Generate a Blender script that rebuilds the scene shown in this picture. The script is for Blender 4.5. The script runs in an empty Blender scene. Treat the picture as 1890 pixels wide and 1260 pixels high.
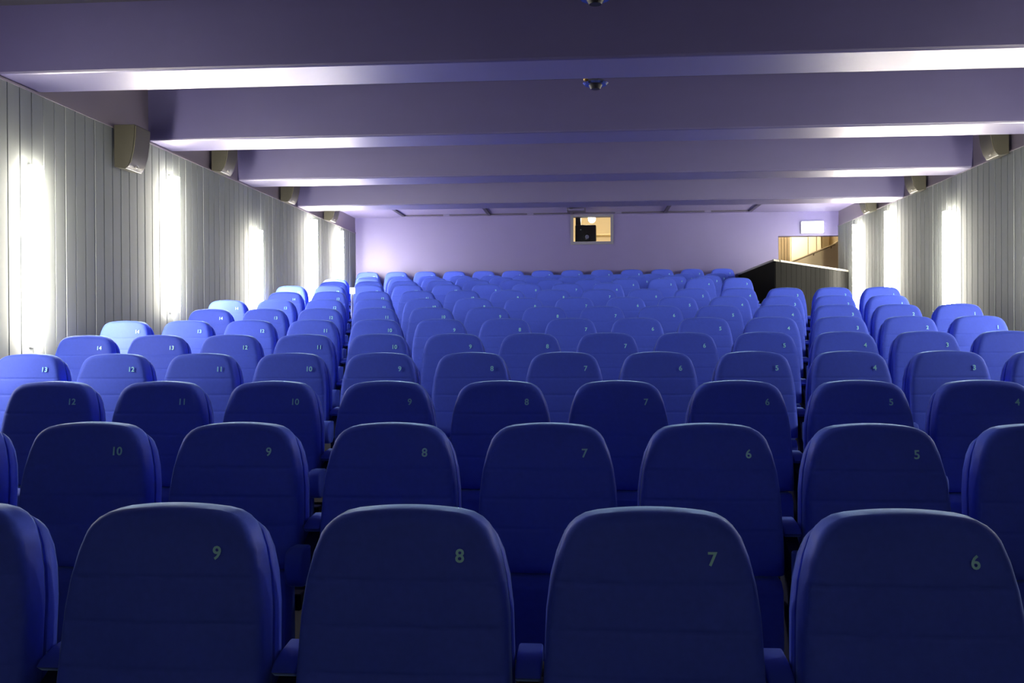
import bpy, bmesh, math, random
from mathutils import Vector, Matrix
random.seed(7)
scene = bpy.context.scene
COL = scene.collection

# ------------------------------------------------------------------ camera
F_PX = 1790.158
YAW, PITCH, ROLL = 0.0776358, 0.0064253, -0.0049203
CAM_H = 1.342                      # eye height above the floor under the nearest row


def cam_rows():
    cy, sy = math.cos(YAW), math.sin(YAW)
    cp, sp = math.cos(PITCH), math.sin(PITCH)
    cr, sr = math.cos(ROLL), math.sin(ROLL)
    Ry = Matrix(((cy, 0, sy), (0, 1, 0), (-sy, 0, cy)))
    Rx = Matrix(((1, 0, 0), (0, cp, -sp), (0, sp, cp)))
    Rz = Matrix(((cr, -sr, 0), (sr, cr, 0), (0, 0, 1)))
    return Rz @ Rx @ Ry


M3 = cam_rows()
cd = bpy.data.cameras.new('camera')
cd.lens = F_PX / 1890.0 * 36.0
cd.sensor_width = 36.0
cd.clip_start = 0.05
cd.clip_end = 200
cam = bpy.data.objects.new('camera', cd)
COL.objects.link(cam)


def to_world(v):                    # (right, down, forward) -> blender xyz
    return Vector((v[0], v[2], -v[1]))


rx, up, bk = to_world(M3[0]), -to_world(M3[1]), -to_world(M3[2])
cam.matrix_world = Matrix(((rx.x, up.x, bk.x, 0), (rx.y, up.y, bk.y, 0), (rx.z, up.z, bk.z, CAM_H), (0, 0, 0, 1)))
scene.camera = cam


def project(X, Y, Z):
    c = M3 @ Vector((X, -(Z - CAM_H), Y))
    return 945 + F_PX * c[0] / c[2], 630 + F_PX * c[1] / c[2]


# ------------------------------------------------------------------ world, exposure
w = bpy.data.worlds.new('world')
scene.world = w
w.use_nodes = True
w.node_tree.nodes['Background'].inputs[0].default_value = (0.02, 0.022, 0.03, 1)
w.node_tree.nodes['Background'].inputs[1].default_value = 0.5
scene.view_settings.view_transform = 'Standard'
scene.view_settings.look = 'None'
scene.view_settings.gamma = 1
scene.view_settings.exposure = 2.4
STRIP_POWER = 24.0
STRIP_COLOR = (1.0, 0.93, 0.79)

# ------------------------------------------------------------------ materials


def mat(name, col, rough=0.6, metal=0.0, noise=0.0, scale=20.0, bump=0.0, bscale=200.0, sheen=0.0,
        sheen_tint=(1, 1, 1), spec=0.5, emit=None, estr=0.0, stretch=None):
    m = bpy.data.materials.new(name)
    m.use_nodes = True
    nt = m.node_tree
    b = nt.nodes['Principled BSDF']
    b.inputs['Base Color'].default_value = (*col, 1)
    b.inputs['Roughness'].default_value = rough
    b.inputs['Metallic'].default_value = metal
    b.inputs['Specular IOR Level'].default_value = spec
    if sheen:
        b.inputs['Sheen Weight'].default_value = sheen
        b.inputs['Sheen Roughness'].default_value = 0.25
        b.inputs['Sheen Tint'].default_value = (*sheen_tint, 1)
        b.inputs['Coat Weight'].default_value = 0.12
        b.inputs['Coat Roughness'].default_value = 0.42
        b.inputs['Coat Tint'].default_value = (0.6, 0.75, 1.0, 1)
    if emit:
        b.inputs['Emission Color'].default_value = (*emit, 1)
        b.inputs['Emission Strength'].default_value = estr
    if noise or bump:
        tc = nt.nodes.new('ShaderNodeTexCoord')
        mp = nt.nodes.new('ShaderNodeMapping')
        nt.links.new(tc.outputs['Object'], mp.inputs['Vector'])
        if stretch:
            mp.inputs['Scale'].default_value = stretch
    if noise:
        n = nt.nodes.new('ShaderNodeTexNoise')
        n.inputs['Scale'].default_value = scale
        n.inputs['Detail'].default_value = 5
        nt.links.new(mp.outputs[0], n.inputs['Vector'])
        mr = nt.nodes.new('ShaderNodeMapRange')
        mr.inputs['To Min'].default_value = 1 - noise
        mr.inputs['To Max'].default_value = 1 + noise
        nt.links.new(n.outputs['Fac'], mr.inputs['Value'])
        mx = nt.nodes.new('ShaderNodeVectorMath')
        mx.operation = 'SCALE'
        mx.inputs[0].default_value = col
        nt.links.new(mr.outputs[0], mx.inputs['Scale'])
        nt.links.new(mx.outputs[0], b.inputs['Base Color'])
    if bump:
        n2 = nt.nodes.new('ShaderNodeTexNoise')
        n2.inputs['Scale'].default_value = bscale
        n2.inputs['Detail'].default_value = 3
        nt.links.new(mp.outputs[0], n2.inputs['Vector'])
        bp = nt.nodes.new('ShaderNodeBump')
        bp.inputs['Strength'].default_value = bump
        bp.inputs['Distance'].default_value = 0.002
        nt.links.new(n2.outputs['Fac'], bp.inputs['Height'])
        nt.links.new(bp.outputs[0], b.inputs['Normal'])
    return m


FAB = mat('blue_fabric', (0.080, 0.138, 0.80), 0.85, noise=0.08, scale=60, bump=0.2, bscale=900,
          sheen=1.0, sheen_tint=(0.38, 0.62, 1.0), spec=0.25)
SHELL = mat('shell_blue_fabric', (0.074, 0.128, 0.74), 0.8, noise=0.08, scale=50, bump=0.2, bscale=800,
            sheen=1.0, sheen_tint=(0.38, 0.62, 1.0), spec=0.25)
ARM = mat('arm_fabric', (0.070, 0.122, 0.68), 0.8, sheen=0.8, sheen_tint=(0.38, 0.62, 1.0), spec=0.25)
DARKPANEL = mat('arm_panel_dark', (0.012, 0.016, 0.07), 0.7)
METAL = mat('black_metal', (0.02, 0.02, 0.025), 0.45, metal=0.6)
NUM = mat('number_thread', (0.38, 0.93, 1.0), 0.35, spec=1.0)
PANEL = mat('wall_board_grey_green', (0.22, 0.238, 0.235), 0.85, spec=0.2, noise=0.03, scale=5, stretch=(6, 6, 0.6))
PLASTER = mat('lavender_plaster', (0.23, 0.195, 0.24), 0.5, noise=0.04, scale=3)
BEAM = mat('beam_paint', (0.088, 0.078, 0.215), 0.50, spec=1.0, noise=0.05, scale=4, stretch=(0.5, 3, 3))
CEILR = mat('rear_ceiling_paint', (0.30, 0.27, 0.50), 0.6, noise=0.03, scale=3)
CEIL = mat('ceiling_paint', (0.08, 0.075, 0.11), 0.8)
BACKW = mat('purple_back_wall', (0.095, 0.078, 0.27), 0.55, spec=1.0, noise=0.03, scale=2)
CARPET = mat('dark_carpet', (0.02, 0.02, 0.03), 0.95, noise=0.3, scale=300)
NOSE = mat('step_edge_beige', (0.17, 0.16, 0.145), 0.6, noise=0.3, scale=150)
SPK = mat('olive_speaker_cabinet', (0.035, 0.033, 0.022), 0.5)
SPKG = mat('olive_speaker_grille', (0.085, 0.078, 0.052), 0.45, bump=0.4, bscale=400)
STRIP = mat('lamp_diffuser', (0.9, 0.9, 0.85), 0.4, emit=STRIP_COLOR, estr=STRIP_POWER)
WHITE = mat('white_plastic', (0.8, 0.8, 0.8), 0.4)
SIGN = mat('exit_sign_lit', (0.9, 0.95, 0.92), 0.4, emit=(0.93, 1.0, 0.95), estr=0.9)
CHROME = mat('chrome', (0.6, 0.62, 0.7), 0.2, metal=1.0)
BRASS = mat('brass', (0.55, 0.36, 0.12), 0.3, metal=1.0)
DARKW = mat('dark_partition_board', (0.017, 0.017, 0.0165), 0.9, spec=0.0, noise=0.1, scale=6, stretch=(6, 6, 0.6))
CAP = mat('pale_cap', (0.30, 0.29, 0.26), 0.5)
BEIGE = mat('beige_lobby_wall', (0.72, 0.60, 0.38), 0.7)
BEIGE2 = mat('pale_lobby_panel', (0.85, 0.78, 0.60), 0.6)
BROWN = mat('brown_lobby_board', (0.22, 0.16, 0.08), 0.6)
BOOTHW = mat('booth_cream_wall', (0.85, 0.74, 0.52), 0.7)
BLACK = mat('projector_black', (0.015, 0.014, 0.012), 0.4)
for _m, _w in ((BEAM, 1.0), (BACKW, 0.8)):
    _p = _m.node_tree.nodes['Principled BSDF']
    _p.inputs['Coat Weight'].default_value = _w
    _p.inputs['Coat Roughness'].default_value = 0.45
    _p.inputs['Coat Tint'].default_value = (0.95, 0.93, 1.0, 1)
GREYF = mat('window_frame_grey', (0.17, 0.17, 0.24), 0.5)
RAIL = mat('dark_rail', (0.05, 0.045, 0.09), 0.5)
LAMPW = mat('warm_lamp', (1, 1, 1), 0.5, emit=(1.0, 0.88, 0.68), estr=30.0)
LAMPB = mat('warm_booth_lamp', (1, 1, 1), 0.5, emit=(1.0, 0.9, 0.72), estr=40.0)
POSTW = mat('lit_white_post_head', (0.9, 0.9, 0.9), 0.5, emit=(1, 1, 1), estr=1.2)
GLASS = bpy.data.materials.new('window_glass')
GLASS.use_nodes = True
_n = GLASS.node_tree
_b = _n.nodes['Principled BSDF']
_b.inputs['Base Color'].default_value = (0.96, 0.98, 0.97, 1)
_b.inputs['Roughness'].default_value = 0.02
_b.inputs['Transmission Weight'].default_value = 1.0
_b.inputs['IOR'].default_value = 1.1

# ------------------------------------------------------------------ mesh helpers


def add_box(bm, x0, x1, y0, y1, z0, z1):
    v = [bm.verts.new(p) for p in ((x0, y0, z0), (x1, y0, z0), (x1, y1, z0), (x0, y1, z0),
                                   (x0, y0, z1), (x1, y0, z1), (x1, y1, z1), (x0, y1, z1))]
    for f in ((0, 3, 2, 1), (4, 5, 6, 7), (0, 1, 5, 4), (1, 2, 6, 5), (2, 3, 7, 6), (3, 0, 4, 7)):
        bm.faces.new([v[i] for i in f])
    return v


def add_prism(bm, poly, axis, a, b):
    """extrude a 2D polygon along axis ('x' -> poly is (y,z); 'y' -> (x,z); 'z' -> (x,y))"""
    def P(p, t):
        if axis == 'x':
            return (t, p[0], p[1])
        if axis == 'y':
            return (p[0], t, p[1])
        return (p[0], p[1], t)
    A = [bm.verts.new(P(p, a)) for p in poly]
    B = [bm.verts.new(P(p, b)) for p in poly]
    n = len(poly)
    bm.faces.new(A)
    bm.faces.new(B[::-1])
    for i in range(n):
        bm.faces.new((A[i], B[i], B[(i + 1) % n], A[(i + 1) % n]))


def add_cyl(bm, p0, p1, r0, r1=None, n=20):
    r1 = r0 if r1 is None else r1
    p0, p1 = Vector(p0), Vector(p1)
    d = (p1 - p0).normalized()
    a = d.orthogonal().normalized()
    b = d.cross(a)
    A, B = [], []
    for i in range(n):
        t = 2 * math.pi * i / n
        o = a * math.cos(t) + b * math.sin(t)
        A.append(bm.verts.new(p0 + o * r0))
        B.append(bm.verts.new(p1 + o * r1))
    bm.faces.new(A)
    bm.faces.new(B[::-1])
    for i in range(n):
        bm.faces.new((A[i], B[i], B[(i + 1) % n], A[(i + 1) % n]))


def finish(bm, name, smooth=None, bevel=0.0, seg=2):
    bmesh.ops.recalc_face_normals(bm, faces=bm.faces[:])
    if bevel:
        bmesh.ops.bevel(bm, geom=bm.edges[:], offset=bevel, segments=seg, affect='EDGES', profile=0.5)
    me = bpy.data.meshes.new(name)
    bm.to_mesh(me)
    bm.free()
    if smooth is not None:
        for p in me.polygons:
            p.use_smooth = True
        try:
            me.set_sharp_from_angle(angle=math.radians(smooth))
        except Exception:
            pass
    return me


def link(name, me, m, parent=None, loc=(0, 0, 0)):
    o = bpy.data.objects.new(name, me)
    if m is not None:
        if not me.materials:
            me.materials.append(m)
    o.location = loc
    if parent is not None:
        o.parent = parent
    COL.objects.link(o)
    return o


def tag(o, label, cat, group=None, kind=None):
    o['label'] = label
    o['category'] = cat
    if group:
        o['group'] = group
    if kind:
        o['kind'] = kind
    return o


def thing(name, loc, label, cat, group=None):
    o = bpy.data.objects.new(name, None)
    o.empty_display_size = 0.1
    o.location = loc
    COL.objects.link(o)
    return tag(o, label, cat, group)


def struct(name, bm, m, label=None, cat=None, smooth=None, bevel=0.0):
    o = link(name, finish(bm, name, smooth, bevel), m)
    o['kind'] = 'structure'
    if label:
        o['label'] = label
        o['category'] = cat
    return o


def copy_tree(src, parent=None):
    c = src.copy()
    COL.objects.link(c)
    if parent is not None:
        c.parent = parent
    for ch in src.children:
        copy_tree(ch, c)
    return c


# ------------------------------------------------------------------ dimensions
WL, WR, BACK, FRONT = -4.50, 4.70, 18.65, -3.0
CEIL_Z = CAM_H + 2.55
TRIM_L, TRIM_R = CAM_H + 2.002, CAM_H + 2.02
BEAM_Z = CAM_H + 2.022
PITCH_X = 0.56
TOP_H = [-0.402, -0.3174, -0.2232, -0.1067, 0.0114, 0.1398, 0.2752, 0.4091, 0.5536, 0.7154, 0.840, 0.952, 1.060, 1.2213]
SEAT_T = 0.86                       # backrest top above its own step


def row_y(r):
    return 2.1824 + 1.21137 * (r - 1) + (0.3988 if r > 9 else 0.0)


def row_floor(r):
    return CAM_H + TOP_H[r - 1] - SEAT_T


# ------------------------------------------------------------------ room shell
# stepped floor
prof = [(FRONT, -0.12), (row_y(1) - 0.10, -0.12)]
prof = [(FRONT, 0.0)]
for r in range(1, 15):
    y = row_y(r) - 0.10
    prof.append((y, prof[-1][1]))
    prof.append((y, row_floor(r)))
prof.append((22.0, prof[-1][1]))
prof += [(22.0, -0.6), (FRONT, -0.6)]
bm = bmesh.new()
add_prism(bm, prof, 'x', WL - 0.2, WR + 0.2)
struct('floor', bm, CARPET, 'dark stepped carpet floor under the seat rows', 'floor')
# pale edging on each step
for r in range(1, 15):
    y = row_y(r) - 0.10
    z = row_floor(r)
    bm = bmesh.new()
    xr = WR if r <= 9 else 2.80
    add_box(bm, WL + 0.05, xr - 0.02, y - 0.012, y + 0.03, z - 0.028, z + 0.004)
    struct('trim_%d' % r, bm, NOSE)


def board_wall(name, x, side, y0, y1, ztop):
    """vertical boards 0.168 wide with dark open grooves, inner face at x"""
    bm = bmesh.new()
    bw = 0.168
    y = y0
    i = 0
    while y < y1 - 0.01:
        e = min(y + bw - 0.009, y1)
        dx = 0.0008 * (i % 3)
        # each board with a small chamfer
        prof = [(x + side * 0.022, y), (x + side * (0.006 + dx * 0), y), (x + side * dx, y + 0.003),
                (x + side * dx, e - 0.003), (x + side * 0.006, e), (x + side * 0.022, e)]
        add_prism(bm, prof, 'z', -0.5, ztop)
        y += bw
        i += 1
    add_box(bm, min(x + side * 0.020, x + side * 0.20), max(x + side * 0.020, x + side * 0.20), y0, y1, -0.5, ztop - 0.004)
    return bm


# boards: x + side*depth goes into the wall
struct('wall_left', board_wall('b', WL, -1, FRONT, BACK, TRIM_L), PANEL, 'grey-green vertical board wall on the left side', 'wall')
struct('wall_right', board_wall('b', WR, 1, FRONT, BACK, TRIM_R), PANEL, 'grey-green vertical board wall on the right side', 'wall')
bm = bmesh.new()
add_box(bm, WL - 0.2, WL - 0.012, FRONT, BACK, TRIM_L - 0.004, CEIL_Z)
struct('wall_upper_left', bm, PLASTER)
bm = bmesh.new()
add_box(bm, WR + 0.012, WR + 0.2, FRONT, BACK, TRIM_R - 0.004, CEIL_Z)
struct('wall_upper_right', bm, PLASTER)
for nm, x0, x1, z in (('trim_20', WL - 0.03, WL + 0.006, TRIM_L), ('trim_21', WR - 0.006, WR + 0.03, TRIM_R)):
    bm = bmesh.new()
    add_box(bm, x0, x1, FRONT, BACK, z - 0.006, z + 0.010)
    struct(nm, bm, PLASTER)
# wall behind the camera
bm = bmesh.new()
add_box(bm, WL - 0.2, WR + 0.2, FRONT - 0.2, FRONT, -0.5, CEIL_Z)
struct('wall_front', bm, CEIL)
sc_ = thing('added_bounce_screen', (0.1, FRONT + 0.04, 0.9), 'wide white cinema screen added unseen behind the viewer to bounce light', 'screen')  # unseen screen, added so lamp light bounces back onto the seat fronts
bm = bmesh.new()
add_box(bm, -3.9, 3.9, 0.0, 0.03, 0.0, 2.4)
link('screen_cloth', finish(bm, 'screen_cloth'), WHITE, sc_)
bm = bmesh.new()
for a in ((-4.0, -3.9, -0.1, 2.5), (3.9, 4.0, -0.1, 2.5), (-3.9, 3.9, -0.1, 0.0), (-3.9, 3.9, 2.4, 2.5)):
    add_box(bm, a[0], a[1], -0.02, 0.05, a[2], a[3])
link('screen_border', finish(bm, 'screen_border'), METAL, sc_)
# ceiling
bm = bmesh.new()
add_box(bm, WL - 0.2, WR + 0.2, FRONT - 0.2, BACK + 0.2, CEIL_Z, CEIL_Z + 0.2)
struct('ceiling', bm, CEIL, 'dark ceiling between the deep beams', 'ceiling')
bm = bmesh.new()
add_box(bm, WL - 0.19, WR + 0.19, 16.75, BACK + 0.01, CAM_H + 2.30, CEIL_Z + 0.01)
struct('ceiling_drop', bm, CEILR)
# deep crossbeams
BEAMS = []
for k in range(-3, 4):
    yf = 7.6967 + 2.5682 * k
    yn = yf - 0.5544
    bm = bmesh.new()
    z0, z1 = BEAM_Z, CEIL_Z + 0.01
    prof = [(yn, z1), (yn, z0 + 0.02), (yn + 0.006, z0 + 0.006), (yn + 0.02, z0), (yf - 0.008, z0), (yf, z0 + 0.008), (yf, z1)]
    add_prism(bm, prof, 'x', WL - 0.03, WR + 0.03)
    o = struct('ceiling_beam_%d' % (k + 4), bm, BEAM, None, None)
    o.name = 'ceiling_beam'
    BEAMS.append(o)

# back wall with a projection window and a stair opening
WX0, WX1, WZ0, WZ1 = -0.27, 0.46, CAM_H + 1.775, CAM_H + 2.268
OX0, OZ1 = 3.60, CAM_H + 1.845
bm = bmesh.new()
T0, T1 = BACK, BACK + 0.22
add_box(bm, WL - 0.2, WX0, T0, T1, -0.5, CEIL_Z)
add_box(bm, WX0, WX1, T0, T1, -0.5, WZ0)
add_box(bm, WX0, WX1, T0, T1, WZ1, CEIL_Z)
add_box(bm, WX1, OX0, T0, T1, -0.5, CEIL_Z)
add_box(bm, OX0, WR + 0.2, T0, T1, OZ1, CEIL_Z)
struct('wall_back', bm, BACKW, 'lavender purple rear wall with projection window and stair opening', 'wall')

# projection window
bm = bmesh.new()
fw = 0.045
for a in ((WX0 - fw, WX0 + 0.01, WZ0 - fw, WZ1 + fw), (WX1 - 0.01, WX1 + fw, WZ0 - fw, WZ1 + fw),
          (WX0, WX1, WZ0 - fw, WZ0 + 0.01), (WX0, WX1, WZ1 - 0.01, WZ1 + fw)):
    add_box(bm, a[0], a[1], BACK - 0.03, BACK + 0.03, a[2], a[3])
win = struct('window_1', bm, GREYF, 'projection booth window with pale frame high on the rear wall', 'window')
bm = bmesh.new()
add_box(bm, WX0 + 0.005, WX1 - 0.005, BACK + 0.02, BACK + 0.026, WZ0 + 0.005, WZ1 - 0.005)
link('pane', finish(bm, 'pane'), GLASS, win)

# projection booth room
BY1 = 21.6
bx0, bx1, bz0, bz1 = -1.4, 1.6, CAM_H + 0.6, CAM_H + 2.62
for nm_, a in (('wall_booth_rear', (bx0 - 0.1, bx1 + 0.1, BY1, BY1 + 0.1, bz0, bz1)),
               ('wall_booth_left', (bx0 - 0.1, bx0, T1, BY1, bz0, bz1)),
               ('wall_booth_right', (bx1, bx1 + 0.1, T1, BY1, bz0, bz1)),
               ('floor_booth', (bx0 - 0.1, bx1 + 0.1, T1, BY1 + 0.1, bz0 - 0.1, bz0)),
               ('ceiling_booth', (bx0 - 0.1, bx1 + 0.1, T1, BY1 + 0.1, bz1, bz1 + 0.1))):
    bm = bmesh.new()
    add_box(bm, *a)
    struct(nm_, bm, BOOTHW)
# shelf line on the booth's far wall
sh = thing('wall_shelf', (0.45, BY1 - 0.12, CAM_H + 2.22), 'cream shelf on the far wall inside the projection booth', 'shelf')
bm = bmesh.new()
add_box(bm, -0.45, 0.75, -0.10, 0.12, -0.03, 0.0)
link('shelf_board', finish(bm, 'shelf_board', bevel=0.004), BOOTHW, sh)
for x in (-0.3, 0.55):
    bm = bmesh.new()
    add_prism(bm, [(0.12, -0.03), (-0.06, -0.03), (0.12, -0.2)], 'x', x - 0.015, x + 0.015)
    link('bracket', finish(bm, 'bracket'), BOOTHW, sh)
# booth lamp
bl = thing('ceiling_lamp', (0.10, 19.9, bz1), 'glowing warm lamp on the ceiling inside the projection booth', 'lamp')
bm = bmesh.new()
add_cyl(bm, (0, 0, 0), (0, 0, -0.03), 0.05)
add_cyl(bm, (0, 0, -0.03), (0, 0, -0.20), 0.012)
link('base', finish(bm, 'base', 40), WHITE, bl)
bm = bmesh.new()
bmesh.ops.create_uvsphere(bm, u_segments=20, v_segments=12, radius=0.075)
bmesh.ops.translate(bm, verts=bm.verts, vec=(0, 0, -0.255))
link('bulb', finish(bm, 'bulb', 80), LAMPB, bl)
# projector
pj = thing('film_projector', (-0.02, 19.15, bz0), 'black film projector standing behind the projection window', 'projector')
bm = bmesh.new()
add_box(bm, -0.16, 0.16, -0.2, 0.3, 0, CAM_H + 1.62 - bz0)
link('pedestal', finish(bm, 'pedestal', bevel=0.01), BLACK, pj)
zb = CAM_H + 1.62 - bz0
bm = bmesh.new()
add_box(bm, -0.21, 0.20, -0.25, 0.5, zb, zb + 0.52)
link('body', finish(bm, 'body', 40, bevel=0.03), BLACK, pj)
bm = bmesh.new()
add_cyl(bm, (0.02, -0.25, zb + 0.27), (0.02, -0.36, zb + 0.27), 0.075, 0.065, 28)
ln = link('lens', finish(bm, 'lens', 40), METAL, pj)
bm = bmesh.new()
add_cyl(bm, (0.02, -0.355, zb + 0.27), (0.02, -0.37, zb + 0.27), 0.045, 0.04, 28)
link('lens_glass', finish(bm, 'lens_glass', 40), CHROME, ln)
bm = bmesh.new()
add_cyl(bm, (-0.20, 0.0, zb + 0.66), (-0.10, 0.0, zb + 0.66), 0.21, 0.21, 32)
link('reel_housing', finish(bm, 'reel_housing', 40), BLACK, pj)
bm = bmesh.new()
add_cyl(bm, (-0.10, -0.26, zb + 0.42), (-0.10, -0.275, zb + 0.42), 0.012)
link('indicator', finish(bm, 'indicator', 40), WHITE, pj)

# lobby behind the stair opening
LX0, LX1, LY1 = 3.30, 6.4, 21.4
for nm_, a in (('wall_lobby_rear', (LX0 - 0.1, LX1, LY1, LY1 + 0.1, -0.5, CAM_H + 2.6)),
               ('wall_lobby_left', (LX0 - 0.1, LX0, T1, LY1, -0.5, CAM_H + 2.6)),
               ('wall_lobby_right', (LX1, LX1 + 0.1, T1, LY1, -0.5, CAM_H + 2.6)),
               ('ceiling_lobby', (LX0 - 0.1, LX1, T1, LY1, CAM_H + 2.6, CAM_H + 2.7)),
               ('floor_lobby', (LX0 - 0.1, LX1, T1, LY1, -0.6, -0.5))):
    bm = bmesh.new()
    add_box(bm, *a)
    struct(nm_, bm, BEIGE)
bm = bmesh.new()                    # dark board cladding at the left of the lobby view, slatted
for i in range(6):
    add_box(bm, 4.00 + i * 0.062, 4.052 + i * 0.062, LY1 - 0.06, LY1, 0, CAM_H + 2.5)
struct('wall_lobby_cladding', bm, BROWN)
bm = bmesh.new()
add_box(bm, 4.40, 4.74, LY1 - 0.05, LY1 - 0.005, 0, CAM_H + 2.5)
add_box(bm, 4.76, 4.92, LY1 - 0.05, LY1 - 0.005, 0, CAM_H + 2.5)
add_box(bm, 4.94, 5.02, LY1 - 0.05, LY1 - 0.005, 0, CAM_H + 2.5)
struct('wall_lobby_panel', bm, BEIGE2)
bm = bmesh.new()
add_box(bm, 5.05, 5.18, LY1 - 0.10, LY1 - 0.005, 0, CAM_H + 2.5)
struct('wall_lobby_post', bm, BROWN)
# sloping stair balustrade wall in the lobby
bm = bmesh.new()
add_prism(bm, [(3.9, -0.4), (5.6, -0.4), (5.6, CAM_H + 2.20), (5.02, CAM_H + 1.84), (3.9, CAM_H + 1.38)], 'y', 20.2, 20.3)
struct('wall_stair', bm, BEIGE)
sr = thing('stair_handrail', (4.6, 20.15, CAM_H + 1.64), 'brown sloping handrail seen through the opening in the rear wall', 'handrail')
bm = bmesh.new()
add_cyl(bm, (-0.6, 0.0, -0.246), (0.42, 0.0, 0.172), 0.013)
link('rail', finish(bm, 'rail', 40), BROWN, sr)
for x, z in ((-0.5, -0.205), (0.0, 0.0), (0.35, 0.144)):
    bm = bmesh.new()
    add_cyl(bm, (x, 0.0, z), (x, 0.05, z - 0.04), 0.01)
    link('bracket', finish(bm, 'bracket', 40), BROWN, sr)
ll = thing('ceiling_lamp', (4.3, 20.6, CAM_H + 2.6), 'warm lamp on the lobby ceiling beyond the rear wall opening', 'lamp')
bm = bmesh.new()
add_cyl(bm, (0, 0, 0), (0, 0, -0.05), 0.17, 0.16)
link('base', finish(bm, 'base', 40), WHITE, ll)
bm = bmesh.new()
add_cyl(bm, (0, 0, -0.05), (0, 0, -0.10), 0.15, 0.12)
link('diffuser', finish(bm, 'diffuser', 40), LAMPW, ll)

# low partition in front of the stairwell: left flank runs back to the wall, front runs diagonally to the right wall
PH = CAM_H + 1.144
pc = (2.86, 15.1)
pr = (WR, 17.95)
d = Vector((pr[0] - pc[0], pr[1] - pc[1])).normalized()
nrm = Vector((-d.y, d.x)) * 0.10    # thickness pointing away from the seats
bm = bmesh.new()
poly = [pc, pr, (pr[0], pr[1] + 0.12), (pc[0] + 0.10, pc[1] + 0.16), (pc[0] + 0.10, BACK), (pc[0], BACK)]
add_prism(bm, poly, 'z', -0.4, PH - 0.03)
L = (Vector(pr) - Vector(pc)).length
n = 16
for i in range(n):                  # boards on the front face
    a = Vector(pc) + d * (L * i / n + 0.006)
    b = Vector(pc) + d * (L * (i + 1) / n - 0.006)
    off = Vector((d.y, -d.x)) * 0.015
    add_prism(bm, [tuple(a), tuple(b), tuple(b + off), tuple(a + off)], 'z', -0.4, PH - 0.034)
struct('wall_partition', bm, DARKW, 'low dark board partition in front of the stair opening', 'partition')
bm = bmesh.new()
off = Vector((d.y, -d.x)) * 0.02
poly = [(pc[0] - 0.02, pc[1] - 0.02), (pr[0], pr[1] - 0.035), (pr[0], pr[1] + 0.14), (pc[0] + 0.12, pc[1] + 0.17), (pc[0] + 0.12, BACK), (pc[0] - 0.02, BACK)]
add_prism(bm, poly, 'z', PH - 0.03, PH)
struct('trim_30', bm, CAP)

# ------------------------------------------------------------------ exit sign
es = thing('exit_sign', (4.215, BACK - 0.05, CAM_H + 1.99), 'glowing white box sign on the rear wall above the stair opening', 'sign')
bm = bmesh.new()
add_box(bm, -0.205, 0.205, 0.0, 0.05, -0.105, 0.12)
link('housing', finish(bm, 'housing', bevel=0.006), WHITE, es)
bm = bmesh.new()
add_box(bm, -0.20, 0.20, -0.07, 0.0, -0.10, 0.115)
link('lit_panel', finish(bm, 'lit_panel', 40, bevel=0.012), SIGN, es)

# ------------------------------------------------------------------ rail frame under the rear ceiling
TZ = CAM_H + 2.293
tr = thing('ceiling_rail', (-0.2, 18.3, TZ), 'thin dark rail frame under the ceiling in front of the rear wall', 'rail')
xs = (-3.285, -1.644, -0.087, 1.661, 3.225)
for i in range(4):
    x0, x1 = xs[i], xs[i + 1]
    xm = (x0 + x1) / 2
    for a, b in ((x0, xm - 0.06), (xm + 0.06, x1)):
        bm = bmesh.new()
        add_box(bm, a, b, -0.018, 0.018, -0.018, 0.012)
        link('rail_length', finish(bm, 'rail_length', bevel=0.003), RAIL, tr)
    bm = bmesh.new()
    add_box(bm, xm - 0.07, xm + 0.07, -0.012, 0.012, -0.010, 0.008)
    link('joint', finish(bm, 'joint'), BEAM, tr)
for x in xs:
    bm = bmesh.new()
    add_box(bm, x - 0.03, x + 0.03, -1.2, 0.02, -0.022, 0.009)
    link('cross_rail', finish(bm, 'cross_rail', bevel=0.003), RAIL, tr)
fx = thing('ceiling_spotlight', (-0.19, 17.7, CAM_H + 2.30), 'small flat lavender lamp box under the ceiling above the projection window', 'spotlight')
bm = bmesh.new()
add_box(bm, -0.17, 0.17, -0.12, 0.12, -0.06, 0.0)
link('housing', finish(bm, 'housing', bevel=0.006), RAIL, fx)
bm = bmesh.new()
add_box(bm, -0.14, 0.14, -0.135, -0.115, -0.05, -0.012)
link('lens', finish(bm, 'lens', bevel=0.004), BEAM, fx)

# ------------------------------------------------------------------ vertical wall lamps
LAMP_L = 1.48
bmH = bmesh.new()
add_box(bmH, -0.012, 0.012, -0.030, 0.030, 0.0, LAMP_L)
for z in (0.10, LAMP_L - 0.14):
    add_box(bmH, 0.008, 0.030, -0.012, 0.012, z, z + 0.04)
me_h = finish(bmH, 'lamp_housing')
bmD = bmesh.new()
TUBE_X, TUBE_R = 0.060, 0.040
add_cyl(bmD, (TUBE_X, 0, 0.015), (TUBE_X, 0, LAMP_L - 0.015), TUBE_R, TUBE_R, 28)
me_d = finish(bmD, 'lamp_diffuser', 60)
bmC = bmesh.new()
for z in (0.009, LAMP_L - 0.015):
    add_cyl(bmC, (TUBE_X, 0, z), (TUBE_X, 0, z + 0.006), TUBE_R * 0.7, TUBE_R * 0.7, 28)
    add_box(bmC, 0.0, TUBE_X, -0.005, 0.005, z, z + 0.006)
me_c = finish(bmC, 'lamp_end_cap', 60)


def wall_lamp(side, y, htop, label):
    x = WL if side < 0 else WR
    t = thing('wall_lamp', (x + (0.012 if side < 0 else -0.012), y, CAM_H + htop - LAMP_L), label, 'lamp',
              'vertical strip lamps on the side walls')
    if side > 0:
        t.rotation_euler = (0, 0, math.pi)
    link('housing', me_h, WHITE, t)
    link('diffuser', me_d, STRIP, t)
    link('end_cap', me_c, WHITE, t)
    return t


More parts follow.
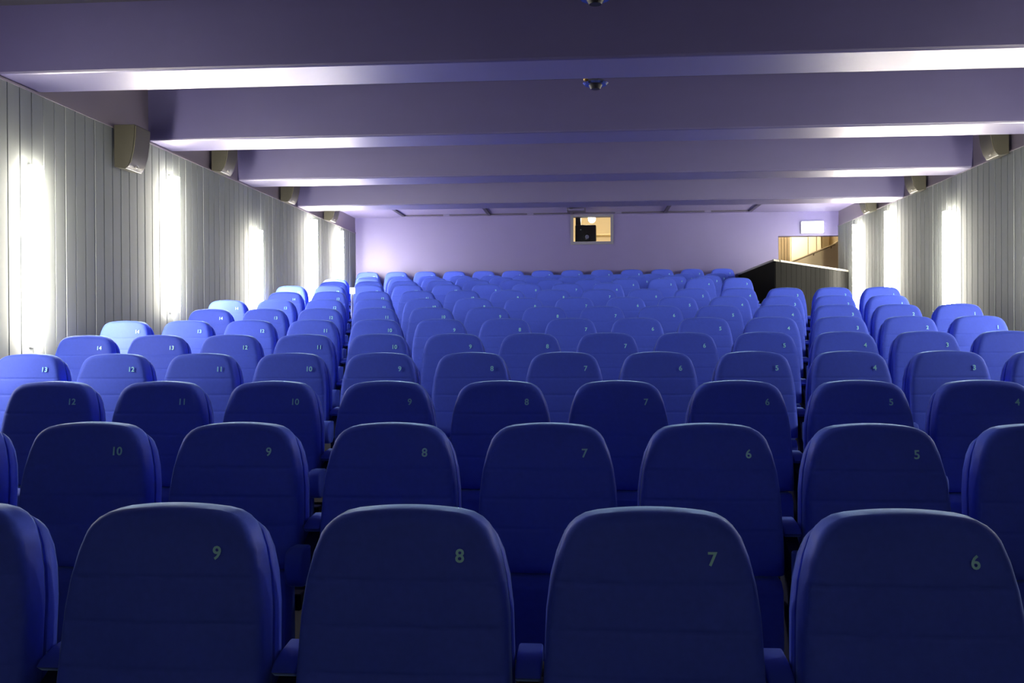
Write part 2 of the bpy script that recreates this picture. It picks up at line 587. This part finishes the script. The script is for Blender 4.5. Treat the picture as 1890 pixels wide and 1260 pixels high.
LL = [(5.0, 1.42, None), (7.56, 1.40, 'tallest-looking glowing strip lamp at the far left of the board wall'),
      (10.20, 1.74, 'glowing vertical strip lamp on the left wall beyond the nearest loudspeaker'),
      (12.90, 1.45, 'third glowing strip lamp from the left on the left wall, set lower'),
      (15.59, 1.91, 'glowing strip lamp on the left wall, second from the rear corner'),
      (17.30, 1.91, 'glowing strip lamp on the left wall nearest the rear corner')]
for y, h, lab in LL:
    wall_lamp(-1, y * (4.44 / 4.45), h, lab or 'glowing strip lamp on the left wall just outside the left picture edge')
RL = [(5.0, 1.42, None), (7.6, 1.42, None), (10.20, 1.50, None),
      (12.95, 1.585, 'rightmost glowing strip lamp in view on the right wall'),
      (15.42, 1.90, 'middle one of the three glowing strip lamps on the right wall'),
      (17.22, 1.90, 'glowing strip lamp on the right wall beside the low partition')]
nm = ['nearest to the viewer', 'second from the viewer', 'third from the viewer']
for i, (y, h, lab) in enumerate(RL):
    wall_lamp(1, y, h, lab or 'glowing strip lamp on the right wall, %s, beyond the picture edge' % nm[i])

# ------------------------------------------------------------------ loudspeakers
# profile in (x out from wall, z): back at 0, curved front leaning to the floor
cab = [(0.0, 0.0), (0.0, -0.40), (0.09, -0.415), (0.115, -0.415), (0.150, -0.36), (0.178, -0.26), (0.195, -0.14), (0.203, 0.0)]
gr = [(0.112, -0.405), (0.122, -0.405), (0.158, -0.355), (0.186, -0.255), (0.203, -0.14), (0.211, -0.012), (0.200, -0.012)]
bm = bmesh.new()
add_prism(bm, cab, 'y', -0.165, 0.165)
me_cab = finish(bm, 'cabinet', 20, bevel=0.004, seg=1)
bm = bmesh.new()
add_prism(bm, gr, 'y', -0.150, 0.150)
me_gr = finish(bm, 'grille', 25)
bm = bmesh.new()
add_box(bm, -0.02, 0.01, -0.05, 0.05, -0.25, -0.08)
me_br = finish(bm, 'wall_bracket', bevel=0.004)
bm = bmesh.new()
add_box(bm, 0.128, 0.150, -0.02, 0.02, -0.39, -0.372)
me_bd = finish(bm, 'badge', bevel=0.002)


def speaker(side, y, label):
    x = WL + 0.02 if side < 0 else WR - 0.02
    t = thing('loudspeaker', (x, y, CAM_H + (2.02 if side < 0 and y < 10 else 2.39)), label, 'loudspeaker', 'wall loudspeakers between the beams')
    if side > 0:
        t.rotation_euler = (0, 0, math.pi)
    c = link('cabinet', me_cab, SPK, t)
    g = link('grille', me_gr, SPKG, t)
    link('badge', me_bd, CAP, g)
    link('wall_bracket', me_br, METAL, t)


for y, lab in ((9.08, 'olive wedge loudspeaker nearest on the left wall, fully in view'),
               (11.48, 'olive loudspeaker on the left wall, second from the left, top behind a beam'),
               (14.1, 'olive loudspeaker on the left wall, third from the left'),
               (16.45, 'small olive loudspeaker on the left wall nearest the rear corner')):
    speaker(-1, y, lab)
for y, lab in ((11.35, 'olive loudspeaker nearest on the right wall, at the picture edge'),
               (14.0, 'middle olive loudspeaker on the right wall under the beam'),
               (16.3, 'small olive loudspeaker on the right wall nearest the stair opening')):
    speaker(1, y, lab)

# ------------------------------------------------------------------ ceiling detectors


def detector(y, x, zbot, label):
    t = thing('smoke_detector', (x, y, CEIL_Z), label, 'detector', 'round detectors hung between the beams')
    h = CEIL_Z - zbot
    bm = bmesh.new()
    add_cyl(bm, (0, 0, 0), (0, 0, -0.03), 0.06, 0.05, 24)
    add_cyl(bm, (0, 0, -0.03), (0, 0, -h + 0.07), 0.032, 0.032, 20)
    link('stem', finish(bm, 'stem', 40), CHROME, t)
    bm = bmesh.new()
    add_cyl(bm, (0, 0, -h + 0.075), (0, 0, -h + 0.05), 0.075, 0.112, 32)
    add_cyl(bm, (0, 0, -h + 0.05), (0, 0, -h + 0.035), 0.112, 0.095, 32)
    link('flange', finish(bm, 'flange', 40), CHROME, t)
    bm = bmesh.new()
    add_cyl(bm, (0, 0, -h + 0.035), (0, 0, -h), 0.06, 0.04, 28)
    link('sensor_head', finish(bm, 'sensor_head', 40), METAL, t)
    bm = bmesh.new()
    bmesh.ops.create_uvsphere(bm, u_segments=14, v_segments=8, radius=0.022)
    bmesh.ops.translate(bm, verts=bm.verts, vec=(-0.085, -0.03, -h + 0.085))
    link('indicator', finish(bm, 'indicator', 80), BRASS, t)


detector(8.5, 0.08, CAM_H + 2.14, 'shiny round detector hanging just below the nearest beam edge')
detector(6.25, 0.06, CAM_H + 2.115, 'dark round detector cut by the top picture edge')

# ------------------------------------------------------------------ white aisle post
ap = thing('aisle_light_post', (-2.98, 12.15, row_floor(9)), 'slim white post with small white box head between the rear left seat columns', 'post')
hh = CAM_H + 0.55 - row_floor(9)
bm = bmesh.new()
add_cyl(bm, (0, 0, 0), (0, 0, 0.012), 0.06)
add_cyl(bm, (0, 0, 0.012), (0, 0, hh), 0.014)
link('pole', finish(bm, 'pole', 40), WHITE, ap)
bm = bmesh.new()
add_box(bm, -0.03, 0.03, -0.02, 0.02, hh - 0.01, hh + 0.065)
link('head', finish(bm, 'head', bevel=0.004), POSTW, ap)

# ------------------------------------------------------------------ the cinema seat
LEAN = 0.17
WT = [(0.0, 0.09), (0.0035, 0.122), (0.010, 0.150), (0.022, 0.172), (0.036, 0.187), (0.052, 0.198), (0.095, 0.214), (0.155, 0.228), (0.225, 0.237),
      (0.38, 0.243), (0.5, 0.243)]


def width(dd):
    for (a, wa), (b, wb) in zip(WT, WT[1:]):
        if dd <= b:
            t = (dd - a) / (b - a)
            return wa + (wb - wa) * t
    return WT[-1][1]


def seg_dist(px, pz, ax, az, bx, bz):
    vx, vz = bx - ax, bz - az
    l2 = vx * vx + vz * vz
    t = max(0, min(1, ((px - ax) * vx + (pz - az) * vz) / l2)) if l2 else 0
    return math.hypot(px - ax - vx * t, pz - az - vz * t)


OUT = [(0.0, 0.0045), (0.03, 0.004), (0.06, 0.0025)] + [(wv, -dv) for dv, wv in WT]


def edge_dist(x, dd):
    x = abs(x)
    return min(seg_dist(x, -dd, a[0], a[1], b[0], b[1]) for a, b in zip(OUT, OUT[1:]))


SEAMS = (0.150, 0.250, 0.350)


def build_pad():
    bm = bmesh.new()
    ds = [0.0, 0.0035, 0.010, 0.016, 0.022, 0.029, 0.036, 0.044, 0.052, 0.065, 0.08, 0.095, 0.115, 0.135]
    for s in SEAMS:
        ds += [s - 0.012, s - 0.005, s, s + 0.005, s + 0.012, s + 0.035, s + 0.065]
    ds += [0.44, 0.47, 0.488, 0.496, 0.5]
    ds = sorted(set(round(v, 4) for v in ds))
    us = [0, 0.15, 0.3, 0.45, 0.6, 0.72, 0.82, 0.89, 0.94, 0.97, 0.99, 1.0]
    us = [-v for v in us[::-1]] + us[1:]
    grid = []
    R = 0.026
    for dd in ds:
        row = []
        wv = width(dd)
        for u in us:
            x = u * wv
            zz = SEAT_T - dd + 0.0045 * (1 - u * u) * max(0, 1 - dd / 0.03)
            e = edge_dist(x, SEAT_T - zz)
            y = -LEAN * dd
            if e < R:
                y += R - math.sqrt(max(0, R * R - (R - e) ** 2))
            y -= 0.010 * (1 - u * u) * min(1, dd / 0.2)
            for s in SEAMS:
                y += 0.003 * math.exp(-((dd - s) / 0.004) ** 2) * (1 if abs(u) < 0.96 else 0.3)
            if dd > 0.47:
                y += 0.02 * ((dd - 0.47) / 0.03) ** 2
            row.append(bm.verts.new((x, y, zz)))
        grid.append(row)
    for i in range(len(ds) - 1):
        for j in range(len(us) - 1):
            bm.faces.new((grid[i][j], grid[i][j + 1], grid[i + 1][j + 1], grid[i + 1][j]))
    # boundary loop, pushed back for the pad's side, then inset groove
    loop = [grid[i][0] for i in range(len(ds) - 1, -1, -1)] + grid[0][1:] + [grid[i][-1] for i in range(1, len(ds))] + grid[-1][-2:0:-1]
    cen = Vector((0, 0, SEAT_T - 0.25))
    prev = loop
    for depth, inset in ((0.035, 0.0), (0.055, 0.0), (0.068, 0.004), (0.072, 0.014)):
        cur = []
        for v in loop:
            p = v.co.copy()
            dd = SEAT_T - p.z
            base = -LEAN * max(0, dd) + 0.026
            k = Vector((p.x - cen.x, 0, p.z - cen.z))
            k.normalize()
            cur.append(bm.verts.new((p.x - k.x * inset, base + depth, p.z - k.z * inset)))
        m_ = len(loop)
        for i in range(m_):
            bm.faces.new((prev[i], prev[(i + 1) % m_], cur[(i + 1) % m_], cur[i]))
        prev = cur
    bm.faces.new(prev)
    return finish(bm, 'backrest', 50)


def build_shell():
    """rear shell behind the pad: same outline, a touch wider, rounded rear edge"""
    bm = bmesh.new()
    pts = []
    ds = [0.5, 0.44, 0.38, 0.30, 0.225, 0.155, 0.095, 0.052, 0.036, 0.022, 0.010, 0.0035, 0.0]
    for dd in ds:
        pts.append((-width(dd) - 0.002, dd))
    for t in (-0.06, -0.03, 0, 0.03, 0.06):
        pts.append((t, -0.0045 * (1 - (t / 0.09) ** 2)))
    for dd in ds[::-1]:
        pts.append((width(dd) + 0.002, dd))
    cen = (0, 0.25)
    prev = None
    first = None
    for depth, inset in ((0.100, 0.016), (0.100, 0.002), (0.106, 0.0), (0.135, 0.0), (0.152, 0.008), (0.160, 0.022), (0.163, 0.05)):
        cur = []
        for x, dd in pts:
            kx, kd = x - cen[0], dd - cen[1]
            l = math.hypot(kx, kd)
            X, D = x - kx / l * inset, dd - kd / l * inset
            D += max(0, depth - 0.085) * 0.55 * max(0, 1 - dd / 0.12)     # rear edge of the shell falls away
            X *= 1 + (0.01 if depth > 0.1 else 0)
            cur.append(bm.verts.new((X, -LEAN * max(0, D) + depth, SEAT_T - 0.006 - D)))
        if prev:
            for i in range(len(pts)):
                bm.faces.new((prev[i], prev[(i + 1) % len(pts)], cur[(i + 1) % len(pts)], cur[i]))
        else:
            first = cur
        prev = cur
    bm.faces.new(prev)
    bm.faces.new(first[::-1])
    return finish(bm, 'back_shell', 50)


def build_cushion():
    """tipped-up seat cushion, flush below the backrest pad"""
    bm = bmesh.new()
    y0, y1 = -0.135, -0.03
    prof = [(y0 + 0.03, SEAT_T - 0.505), (y1, SEAT_T - 0.505), (y1, 0.10), (y0 + 0.02, 0.07), (y0 - 0.004, 0.10), (y0 - 0.012, 0.16), (y0 - 0.004, SEAT_T - 0.535)]
    add_prism(bm, prof, 'x', -0.225, 0.225)
    return finish(bm, 'seat_cushion', 40, bevel=0.008)


def round_prism(prof, x0, x1, name, r=0.010):
    bm = bmesh.new()
    add_prism(bm, prof, 'x', x0, x1)
    bmesh.ops.recalc_face_normals(bm, faces=bm.faces[:])
    ed = [e for e in bm.edges if abs(e.verts[0].co.x - e.verts[1].co.x) < 1e-5]
    bmesh.ops.bevel(bm, geom=ed, offset=r, segments=3, affect='EDGES', profile=0.5)
    return finish(bm, name, 50)


def build_arm():
    """slim dark bar carrying a padded front end and a padded rear cap"""
    T = SEAT_T
    prof = [(0.06, T - 0.365), (-0.05, T - 0.42), (-0.15, T - 0.425), (-0.15, T - 0.50), (0.0, T - 0.51), (0.06, T - 0.48)]
    return round_prism(prof, -0.022, 0.022, 'armrest', 0.004)


def build_arm_pad():
    T = SEAT_T
    prof = [(-0.12, T - 0.400), (-0.18, T - 0.396), (-0.222, T - 0.402), (-0.238, T - 0.418), (-0.243, T - 0.45),
            (-0.238, T - 0.49), (-0.222, T - 0.515), (-0.195, T - 0.527), (-0.15, T - 0.525), (-0.12, T - 0.50)]
    return round_prism(prof, -0.0295, 0.0295, 'armrest_pad')


def build_arm_cap():
    T = SEAT_T
    prof = [(0.13, T - 0.335), (0.05, T - 0.340), (0.0, T - 0.352), (-0.02, T - 0.366), (0.0, T - 0.380), (0.13, T - 0.375)]
    return round_prism(prof, -0.0295, 0.0295, 'armrest_cap', 0.006)


def build_arm_panel():
    T = SEAT_T
    bm = bmesh.new()
    prof = [(-0.02, T - 0.51), (0.11, T - 0.49), (0.12, 0.0), (-0.06, 0.0), (-0.06, 0.03), (-0.03, 0.06)]
    add_prism(bm, prof, 'x', -0.02, 0.02)
    return finish(bm, 'side_support', None, bevel=0.003)


def build_base():
    bm = bmesh.new()
    add_box(bm, -0.24, 0.24, -0.02, 0.05, 0.20, 0.26)
    return finish(bm, 'seat_rail', None, bevel=0.006)


ME_PADF, ME_CAPR = build_arm_pad(), build_arm_cap()
ME_PAD, ME_SHELL, ME_CUSH, ME_ARM, ME_SUP, ME_BASE = build_pad(), build_shell(), build_cushion(), build_arm(), build_arm_panel(), build_base()
for me, m in ((ME_PAD, FAB), (ME_SHELL, SHELL), (ME_CUSH, SHELL), (ME_ARM, DARKPANEL), (ME_PADF, ARM), (ME_CAPR, ARM), (ME_SUP, DARKPANEL), (ME_BASE, METAL)):
    me.materials.append(m)

NUM_ME = {}


def number_mesh(n):
    if n in NUM_ME:
        return NUM_ME[n]
    cu = bpy.data.curves.new('digits', 'FONT')
    cu.body = str(n)
    cu.size = 0.042
    cu.align_x = 'CENTER'
    cu.align_y = 'CENTER'
    cu.extrude = 0.0006
    cu.resolution_u = 3
    cu.offset = 0.0009
    o = bpy.data.objects.new('digits', cu)
    COL.objects.link(o)
    dg = bpy.context.evaluated_depsgraph_get()
    dg.update()
    me = bpy.data.meshes.new_from_object(o.evaluated_get(dg))
    bpy.data.objects.remove(o)
    me.name = 'seat_number'
    me.materials.clear()
    me.materials.append(NUM)
    NUM_ME[n] = me
    return me


# prototype seat
proto = bpy.data.objects.new('cinema_seat', None)
proto.empty_display_size = 0.1
COL.objects.link(proto)
pad = link('backrest', ME_PAD, None, proto)
num = link('seat_number', number_mesh(7), None, pad)
nd = 0.094
num.location = (0.129, -LEAN * nd - 0.0085, SEAT_T - nd)
num.rotation_euler = (math.pi / 2 + math.atan(LEAN) * -1.0, 0, 0)
link('back_shell', ME_SHELL, None, proto)
link('seat_cushion', ME_CUSH, None, proto)
link('seat_rail', ME_BASE, None, proto)
arm = link('armrest', ME_ARM, None, proto, (0.28, 0, 0))
link('armrest_pad', ME_PADF, None, arm)
link('armrest_cap', ME_CAPR, None, arm)
link('side_support', ME_SUP, None, arm)

ORD = ['', 'first', 'second', 'third', 'fourth', 'fifth', 'sixth', 'seventh', 'eighth', 'ninth', 'tenth', 'eleventh', 'twelfth', 'thirteenth', 'fourteenth', 'fifteenth']
used = False
NSEAT = 0
for r in range(1, 15):
    x7 = (0.1429 if r % 2 else -0.1411) + (-0.140 if r > 9 else 0.0)
    hi = 14
    lo = {10: 6, 11: 3, 12: 3, 13: 3, 14: 2}.get(r, 1)
    y = row_y(r)
    seats = []
    for n in range(hi, lo - 1, -1):
        x = x7 + (7 - n) * PITCH_X
        uL = project(x - 0.30, y - 0.05, CAM_H + TOP_H[r - 1] - 0.15)[0]
        uR = project(x + 0.30, y - 0.05, CAM_H + TOP_H[r - 1] - 0.15)[0]
        if uR < 2 or uL > 1888:
            continue
        seats.append((n, x))
    for i, (n, x) in enumerate(seats):
        if not used:
            t = proto
            used = True
        else:
            t = copy_tree(proto)
        NSEAT += 1
        t.location = (x, y, row_floor(r))
        for ch in t.children:
            if ch.name.startswith('backrest'):
                for g in ch.children:
                    g.data = number_mesh(n)
        t.rotation_euler = (0, 0, random.uniform(-0.003, 0.003))
        if r <= 3:
            lab = 'dark navy padded cinema seat numbered %d in the %s row from the viewer' % (n, ORD[r])
        elif r <= 9:
            lab = 'blue padded cinema seat numbered %d in the %s row from the viewer' % (n, ORD[r])
        else:
            lab = 'small distant blue cinema seat, %s from the left wall, %s row' % (ORD[15 - n], ['rearmost', 'second rearmost', 'third rearmost', 'fourth rearmost', 'fifth rearmost'][14 - r])
        tag(t, lab, 'seat', 'blue cinema seats in rows')
        if n == hi:                 # end of the row: an extra armrest on the wall side
            a = link('armrest', ME_ARM, None, t, (-0.28, 0, 0))
            link('armrest_pad', ME_PADF, None, a)
            link('armrest_cap', ME_CAPR, None, a)
            link('side_support', ME_SUP, None, a)
print('seats', NSEAT)
